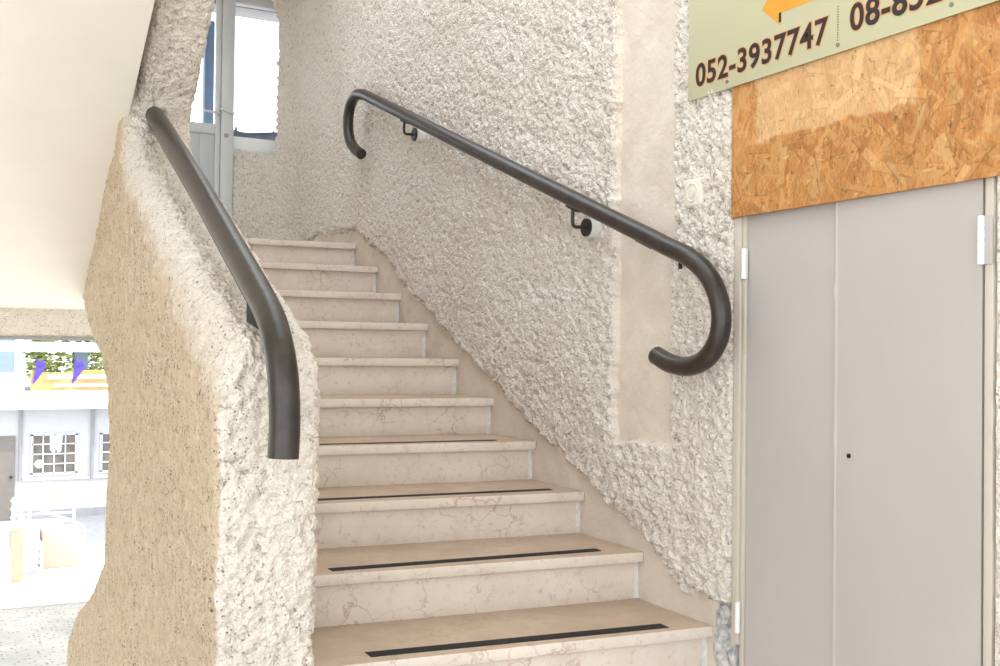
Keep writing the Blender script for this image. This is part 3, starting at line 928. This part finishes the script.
# ================================================================== THE COURTYARD BELOW, SEEN PAST THE PARAPET
obj('ground', B(-60, 80, -30, 12.0, GROUND - 0.3, GROUND), M['paving'], kind='structure')
obj('ground', B(-60, 80, 12.0, 18.0, GROUND - 0.3, GROUND), M['aggregate'], kind='structure')
obj('ground', B(-60, 80, 18.0, 90, GROUND - 0.3, GROUND + 0.12), M['paving'], kind='structure')
G = GROUND + 0.12
obj('trim_3', B(-30, 30, 17.90, 18.02, GROUND, G + 0.01, 0.01), M['offwhite'], kind='structure')
obj('ground', B(2.30, 12, 22.6, 26.0, G, G + 0.012), M['asphalt'], kind='structure')

hb = root('low_building', (3, 27, G), 'low white flat-roofed building across the sunny courtyard', 'building')
YF = 26.0
obj('wall', B(-8, 16, YF, YF + 5, G, -1.40), M['white'], hb)
obj('roof_slab', B(-8.4, 16.4, YF - 0.55, YF + 5.3, -1.47, -1.06, 0.01), M['white'], hb)
obj('plinth', B(-8, 16, YF - 0.03, YF, G, G + 0.20), M['asphalt'], hb)
bm = bmesh.new(); box(bm, 1.50, 16, YF - 0.05, YF, -3.11, -3.05, 0.005)
obj('ledge', bm, M['white'], hb)
for x in (1.44, 2.96):
    o = obj('drain_pipe', tube(bmesh.new(), [(x, YF - 0.05, -3.1), (x, YF - 0.05, -1.47)], 0.035, 10), M['greyslab'], hb)
def far_window(x0, x1, z0, z1):
    fr = bmesh.new()
    for a in (x0, x1): box(fr, a - 0.03, a + 0.03, YF - 0.03, YF + 0.03, z0, z1)
    for b in (z0, z1): box(fr, x0 - 0.03, x1 + 0.03, YF - 0.03, YF + 0.03, b - 0.03, b + 0.03)
    wdw = obj('window', fr, M['white'], hb)
    obj('pane', B(x0, x1, YF - 0.008, YF, z0, z1), M['pane'], wdw, label='dark pane')
    gb = bmesh.new()
    for k in range(1, 4):
        a = x0 + (x1 - x0) * k / 4; b = z0 + (z1 - z0) * k / 4
        box(gb, a - 0.012, a + 0.012, YF - 0.03, YF - 0.012, z0, z1)
        box(gb, x0, x1, YF - 0.03, YF - 0.012, b - 0.012, b + 0.012)
    obj('grille', gb, M['railing'], wdw)
    return wdw
w1 = far_window(1.68, 2.62, -2.96, -2.06)
bm = disc(bmesh.new(), (1.84, YF - 0.010, -2.73), (0, 1, 0), 0.10, 0.008, 20)
prism(bm, [(2.05, -2.08), (2.33, -2.08), (2.30, -2.45), (2.22, -2.52), (2.19, -2.40), (2.14, -2.52), (2.06, -2.42)], 1, YF - 0.014, YF - 0.006)
obj('curtain', bm, M['white'], w1, label='white shapes behind the glass')
far_window(3.16, 4.10, -2.96, -2.06)
dd = obj('door', B(0.40, 1.34, YF - 0.04, YF, G, -2.08, 0.01), M['greydoor'], hb, label='grey brown metal door')
obj('handle', disc(bmesh.new(), (1.26, YF - 0.06, -3.0), (0, 1, 0), 0.03, 0.05), M['iron'], dd)
# canopy on the roof
cp = root('canopy', (3, 26.4, -1.06), 'white canopy on pale posts standing on the roof of the low building', 'canopy')
obj('roof', B(-8, 14, YF - 0.3, YF + 2.4, -0.185, 0.04, 0.01), M['white'], cp)
for x in (-1.0, 2.72, 6.5):
    obj('post', B(x - 0.14, x + 0.14, YF + 0.2, YF + 0.48, -1.06, -0.185, 0.01), M['paleblue'], cp)
bn = root('banner', (2.4, 26, -1.06), 'yellow and white banner tied along the roof edge with purple ribbons', 'banner')
YB_ = YF - 0.12
bm = bmesh.new()
for k in range(20):
    xa = 1.62 + k * 0.13; f = lambda x: YB_ + 0.03 * math.sin(x * 7)
    prism(bm, [(xa, f(xa)), (xa + 0.13, f(xa + 0.13)), (xa + 0.13, f(xa + 0.13) + 0.01), (xa, f(xa) + 0.01)], 2, -1.06, -0.62 - 0.03 * math.sin(k * 0.5))
obj('cloth', bm, M['banner'], bn)
bm = bmesh.new()
for za, zb, xa, xb in ((-0.80, -0.70, 1.95, 4.2), (-0.98, -0.90, 2.1, 4.2)):
    box(bm, xa, xb, YB_ - 0.045, YB_ - 0.03, za, zb)
obj('white_stripe', bm, M['bannerw'], bn)
for x, s in ((1.78, 1), (2.60, 1)):
    bm = bmesh.new()
    prism(bm, [(x - 0.03, -0.44), (x + 0.10, -0.36 ), (x + 0.12 * s + 0.02, -0.55), (x - 0.02, -0.80), (x - 0.10 * s - 0.02, -0.92), (x - 0.08, -0.62)], 1, YB_ - 0.07, YB_ - 0.045, 0.004)
    prism(bm, [(x - 0.06, -0.30), (x, -0.42), (x + 0.16, -0.46), (x + 0.03, -0.52), (x - 0.06, -0.50)], 1, YB_ - 0.085, YB_ - 0.06, 0.004)
    obj('ribbon', bm, M['purple'], bn, label='purple tied ribbon')
o = obj('notice_board', B(0.2, 1.50, YB_, YB_ + 0.03, -1.06, -0.66, 0.01), M['bannerw'])
tag(o, 'white notice panel on the roof edge left of the yellow banner', 'sign')
o = obj('apartment_building', B(-6, 2.3, 46, 56, G, 2.5), M['paleblue'])
tag(o, 'pale blue grey building far behind the canopy, on the left', 'building')
tr = root('tree', (4.1, 40, G), 'yellow green tree behind the canopy of the low building', 'tree')
bm = bmesh.new()
for k in range(3200):
    v = Vector((random.gauss(0, 1), random.gauss(0, 1), random.gauss(0, 1))).normalized() * random.uniform(0.5, 1) ** 0.5
    c = Vector((4.0, 40, -0.4)) + Vector((v.x * 1.7, v.y * 1.5, v.z * 1.8))
    rot = Matrix.Rotation(random.uniform(0, 6.28), 3, 'Z') @ Matrix.Rotation(random.uniform(-1.2, 1.2), 3, 'X')
    s = random.uniform(0.18, 0.36)
    q = [rot @ Vector(p) * s + c for p in ((-0.5, 0, 0), (0, -0.25, 0.08), (0.6, 0, 0), (0, 0.25, 0.08))]
    bm.faces.new([bm.verts.new(p) for p in q])
fo = obj('foliage', bm, M['leaf'], tr, smooth=False)
obj('trunk', tube(bmesh.new(), catmull([(4.1, 40, G), (4.05, 40, -3), (4.0, 40, -1.4), (4.0, 40, -0.2)], 4), 0.16, 10), M['bark'], tr)

# ramp with white railings, stone block, leaning boards
def P_at(u, v, y):
    dv = fw + ri * ((u - 500) / F_PX) - up * ((v - 333) / F_PX)
    return dv * (y / dv.y)
rl = root('ramp_railing', (1.6, 21.5, G), 'white bar railing on the ramp in front of the low building', 'railing')
bm = bmesh.new()
x0, x1, yr = 1.10, 2.16, 21.6
for z in (-3.72, -3.55, -3.38, -3.21, -3.04, -2.90):
    tube(bm, [(x0, yr, z), (x1, yr, z)], 0.028 if z > -2.95 else 0.018, 8)
obj('bars', bm, M['railing'], rl)
for x in (x0, 1.38, x1):
    obj('post', tube(bmesh.new(), [(x, yr, G), (x, yr, -2.88)], 0.026, 8), M['railing'], rl)
bm = bmesh.new()
for k in range(6):
    dz = k * 0.155
    tube(bm, catmull([(1.06, yr - 0.1, -2.92 - dz), (1.14, yr - 0.3, -2.98 - dz), (1.28, yr - 0.9, -3.25 - dz * 0.9), (1.46, yr - 1.9, -3.45 - dz * 0.75)], 5), 0.02, 8)
tube(bm, [(1.46, yr - 1.9, -3.43), (1.46, yr - 1.9, G)], 0.025, 8)
tube(bm, [(1.28, yr - 0.9, -3.22), (1.28, yr - 0.9, G)], 0.025, 8)
obj('sloping_bars', bm, M['railing'], rl)
bm = bmesh.new()
tube(bm, catmull([(1.25, yr - 0.05, -2.96), (1.7, yr - 0.35, -3.15), (2.18, yr - 0.75, -3.33)], 4) + [Vector((2.24, yr - 0.8, -3.36)), Vector((2.25, yr - 0.8, -3.40)), Vector((2.25, yr - 0.8, G))], 0.026, 8)
obj('handrail', bm, M['railing'], rl)
o = obj('stone_block', B(1.50, 2.14, 20.2, 20.8, G, G + 0.66, 0.02), M['pinkblock'])
tag(o, 'pinkish stone block at the foot of the white ramp railing', 'block')
bm = prism(bmesh.new(), [(19.2, G), (19.26, G), (19.9, G + 0.78), (19.84, G + 0.78)], 0, 0.98, 1.16, 0.004)
o = obj('leaning_board', bm, M['board'])
tag(o, 'brown board leaning on the white ramp wall', 'board')
bm = prism(bmesh.new(), [(19.86, G), (22.4, G), (22.4, G + 0.55), (19.86, G + 0.80)], 0, 0.30, 1.42, 0.01)
obj('ramp', bm, M['white'], kind='structure')
